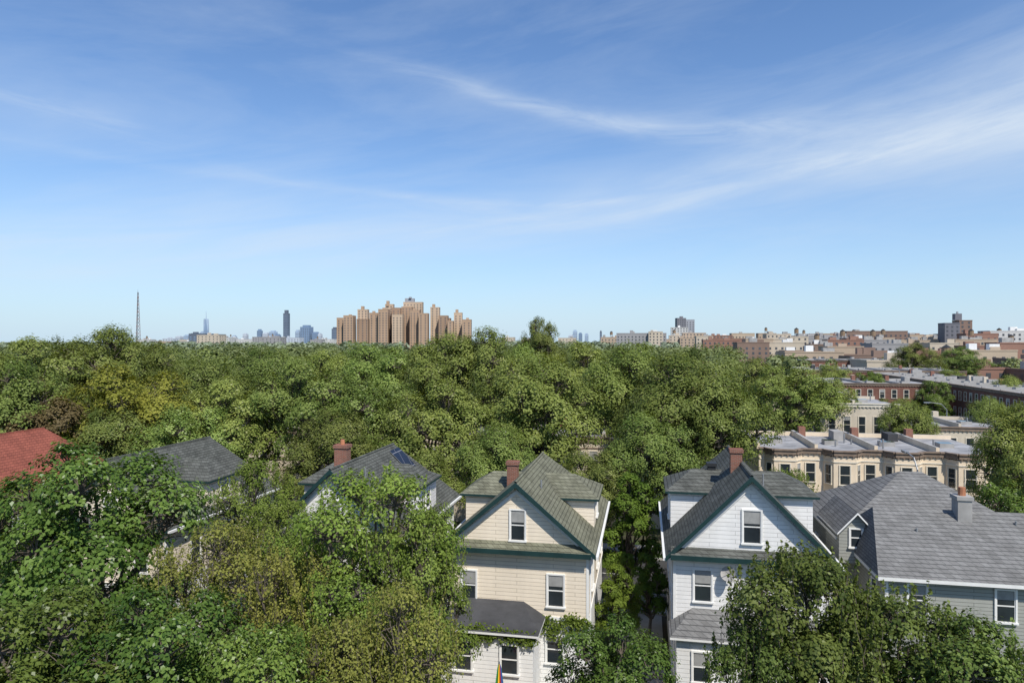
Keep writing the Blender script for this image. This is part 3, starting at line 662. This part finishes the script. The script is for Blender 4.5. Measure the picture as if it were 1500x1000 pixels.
for i in range(60): mb.face([(-180+i*6,-.07,.012),(-177+i*6,-.07,.012),(-177+i*6,.07,.012),(-180+i*6,.07,.012)],MARK)
mb.obj("road",None,(0,54.5,0),YAW)
mb=MB()
for s in (-1,1):
    a,c=sorted((s*4.0,s*4.18)); mb.box(-200,200,a,c,0,.14,CONC)
    a,c=sorted((s*5.6,s*7.6)); mb.box(-200,200,a,c,0,.12,CONC)
mb.obj("pavement",None,(0,54.5,0),YAW)
mb=MB(); mb.face([(-4.5,-45,.016),(4.5,-45,.016),(4.5,300,.016),(-4.5,300,.016)],ASPH)
for s in (-1,1):
    a,c=sorted((s*4.5,s*4.68)); mb.box(a,c,-30,300,0,.14,CONC); a,c=sorted((s*5.5,s*8.0)); mb.box(a,c,-30,300,0,.12,CONC)
mb.obj("road",None,(66,100,0),YAW)
mb=MB(); mb.face([(-1.3,-6,.02),(1.3,-6,.02),(1.3,16,.02),(-1.3,16,.02)],CONC); mb.obj("driveway",None,(6.2,33,0),YAW)
def lamp(x,y,rz):
    r=empty("street_lamp",(x,y,0),rz); mb=MB()
    mb.tube((0,0,0),(0,0,8.5),.12,.07,8,STEEL); mb.tube((0,0,8.5),(-.7,0,9.3),.06,.05,6,STEEL); mb.tube((-.7,0,9.3),(-2.2,0,9.5),.05,.04,6,STEEL)
    mb.tube((0,0,0),(0,0,.5),.2,.16,8,STEEL,True); mb.obj("pole",r)
    mb=MB(); mb.box(-2.9,-2.1,-.15,.15,9.4,9.55,STEEL); mb.box(-2.8,-2.2,-.1,.1,9.36,9.397,WHITE); mb.obj("head",r)
lamp(60.5,95,YAW); lamp(68,130,YAW); lamp(30,50.5,YAW-1.57); lamp(-15,60,YAW+1.57)
for x,y in ((5.8,34),(-5.4,35),(16.4,31),(-17,38)):
    mb=MB()
    for i in range(40): mb.box(-.02,.02,-9+i*.25,-9+i*.25+.22,.05,1.8,WOOD)
    mb.box(.02,.06,-9,1,.4,.5,WOOD); mb.box(.02,.06,-9,1,1.4,1.5,WOOD); mb.obj("board_fence",None,(x-.6,y-1,0),YAW)

# ------------------------------------------------------------------ light, sky
EL=R(52); AZ=R(155)   # azimuth clockwise from +Y
sd=Vector((math.sin(AZ)*math.cos(EL),math.cos(AZ)*math.cos(EL),math.sin(EL)))
sl=bpy.data.lights.new("sun",'SUN'); sl.energy=5.0; sl.angle=R(.5); sl.color=(1,.94,.84)
so=bpy.data.objects.new("sun",sl); col.objects.link(so); so.rotation_euler=(-sd).to_track_quat('-Z','Y').to_euler(); so.location=(0,0,60)
w=bpy.data.worlds.new("World"); scene.world=w; w.use_nodes=True
n=w.node_tree.nodes; l=w.node_tree.links; bg=n["Background"]; bg.inputs[1].default_value=.12
sky=n.new("ShaderNodeTexSky"); sky.sky_type='NISHITA'; sky.sun_disc=False; sky.sun_elevation=EL; sky.sun_rotation=AZ; sky.altitude=20; sky.air_density=1.0; sky.dust_density=.3; sky.ozone_density=3
def M(op,a,b=None,c=None):
    x=n.new("ShaderNodeMath"); x.operation=op
    for i,v in enumerate((a,b,c)):
        if v is None: continue
        if isinstance(v,(int,float)): x.inputs[i].default_value=v
        else: l.new(v,x.inputs[i])
    return x.outputs[0]
tc=n.new("ShaderNodeTexCoord"); sp=n.new("ShaderNodeSeparateXYZ"); l.new(tc.outputs["Generated"],sp.inputs[0])
az=M('ARCTAN2',sp.outputs[0],sp.outputs[1]); el=M('ARCSINE',sp.outputs[2])
t=n.new("ShaderNodeMapRange"); l.new(az,t.inputs[0]); t.inputs[1].default_value=-.8; t.inputs[2].default_value=.8
def curve(pts,k=1):
    f=n.new("ShaderNodeFloatCurve"); c=f.mapping.curves[0]
    P=[((a+.8)/1.6,v*k) for a,v in pts]
    c.points[0].location=P[0]; c.points[1].location=P[-1]
    for p in P[1:-1]: c.points.new(*p)
    f.mapping.update(); l.new(t.outputs[0],f.inputs["Value"]); return f.outputs[0]
def noise(sx,sy,rot,detail=8,rough=.6,dist=0,off=0):
    cb=n.new("ShaderNodeCombineXYZ"); ca,sa=math.cos(rot),math.sin(rot)
    u=M('ADD',M('MULTIPLY',az,ca),M('MULTIPLY',el,sa)); v=M('SUBTRACT',M('MULTIPLY',el,ca),M('MULTIPLY',az,sa))
    l.new(M('MULTIPLY',u,sx),cb.inputs[0]); l.new(M('MULTIPLY',v,sy),cb.inputs[1]); cb.inputs[2].default_value=off
    x=n.new("ShaderNodeTexNoise"); x.inputs["Scale"].default_value=1; x.inputs["Detail"].default_value=detail; x.inputs["Roughness"].default_value=rough; x.inputs["Distortion"].default_value=dist
    l.new(cb.outputs[0],x.inputs["Vector"]); return x.outputs["Fac"]
def band(cen,wid,amp,warp,lo,hi,tex,wa=.07):
    c=M('MULTIPLY',curve(cen,2),.5); wd=M('MULTIPLY',curve(wid,5),.2)
    d=M('ADD',M('SUBTRACT',el,c),M('MULTIPLY',M('SUBTRACT',warp,.5),wa))
    q=M('DIVIDE',d,wd); g=M('EXPONENT',M('MULTIPLY',M('MULTIPLY',q,q),-1))
    mr=n.new("ShaderNodeMapRange"); l.new(tex,mr.inputs[0]); mr.inputs[1].default_value=lo; mr.inputs[2].default_value=hi
    return M('MULTIPLY',M('MULTIPLY',g,mr.outputs[0]),curve(amp))
warp=noise(3,7,.1,3,.5); tex=noise(2.6,22,.14,9,.62,.5); tex2=noise(6,34,-.12,9,.65,.8,3.3); tex3=noise(2,10,.15,8,.62,.5,7); tex4=noise(3.5,30,.2,9,.65,.6,1.7)
A=band([(-.8,.10),(-.6435,.108),(-.245,.145),(.197,.204),(.423,.240),(.6435,.272),(.8,.29)],[(-.8,.045),(-.2,.042),(.2,.036),(.45,.055),(.65,.08),(.8,.085)],[(-.8,1),(-.2,.8),(.2,.85),(.5,.95),(.8,.95)],warp,.2,.68,tex)
A2=band([(-.8,.05),(0,.16),(.2,.185),(.45,.235),(.6435,.25),(.8,.26)],[(-.8,.01),(.2,.009),(.5,.014),(.8,.018)],[(-.8,0),(-.1,.05),(.15,.6),(.45,.7),(.8,.6)],warp,.25,.6,tex4,.03)
B=band([(-.8,.45),(-.2,.385),(-.11,.366),(.1,.313),(.245,.288),(.5,.275),(.8,.25)],[(-.8,.01),(-.15,.010),(.1,.013),(.3,.02),(.8,.02)],[(-.8,0),(-.3,.1),(-.12,.55),(.1,.9),(.25,.85),(.45,.4),(.8,0)],warp,.25,.64,tex2,.04)
C=band([(-.8,.29),(-.55,.27),(-.35,.22),(0,.185),(.3,.16),(.8,.12)],[(-.8,.02),(-.3,.014),(.1,.02),(.8,.02)],[(-.8,.4),(-.55,.3),(-.3,.15),(0,.25),(.3,.15),(.8,.0)],warp,.38,.75,tex2)
E=band([(-.8,.24),(-.4,.22),(0,.20),(.3,.21),(.8,.30)],[(-.8,.007),(0,.006),(.8,.008)],[(-.8,.2),(-.3,.3),(.05,.6),(.2,.4),(.8,.1)],warp,.35,.65,tex4,.03)
mr=n.new("ShaderNodeMapRange"); l.new(tex3,mr.inputs[0]); mr.inputs[1].default_value=.42; mr.inputs[2].default_value=.85; mr.inputs[4].default_value=.36
tot=M('ADD',M('ADD',M('ADD',M('MULTIPLY',A,.8),M('MULTIPLY',B,.7)),M('ADD',C,mr.outputs[0])),M('ADD',M('MULTIPLY',A2,.6),M('MULTIPLY',E,.6))); tot=M('MINIMUM',M('MULTIPLY',tot,.82),.85)
tm=n.new("ShaderNodeMix"); tm.data_type='RGBA'; tm.blend_type='MULTIPLY'; tm.inputs[0].default_value=1; l.new(sky.outputs[0],tm.inputs[6]); tm.inputs[7].default_value=(.84,1.06,1.3,1)
K=1/.12
hz=n.new("ShaderNodeMix"); hz.data_type='RGBA'; l.new(M('MULTIPLY',M('EXPONENT',M('MULTIPLY',M('MAXIMUM',el,0),-7.6)),.93),hz.inputs[0]); l.new(tm.outputs[2],hz.inputs[6]); hz.inputs[7].default_value=(.58*K,.74*K,.88*K,1)
mx=n.new("ShaderNodeMix"); mx.data_type='RGBA'; l.new(tot,mx.inputs[0]); l.new(hz.outputs[2],mx.inputs[6]); mx.inputs[7].default_value=(.69*K,.79*K,.91*K,1)
l.new(mx.outputs[2],bg.inputs[0])

cd=bpy.data.cameras.new("camera"); cam=bpy.data.objects.new("camera",cd); col.objects.link(cam)
cd.lens=24; cd.sensor_width=36; cd.clip_end=40000; cam.location=(0,0,18); cam.rotation_euler=(R(90),0,0)
scene.camera=cam
scene.view_settings.view_transform='Standard'; scene.view_settings.look='None'; scene.view_settings.exposure=0
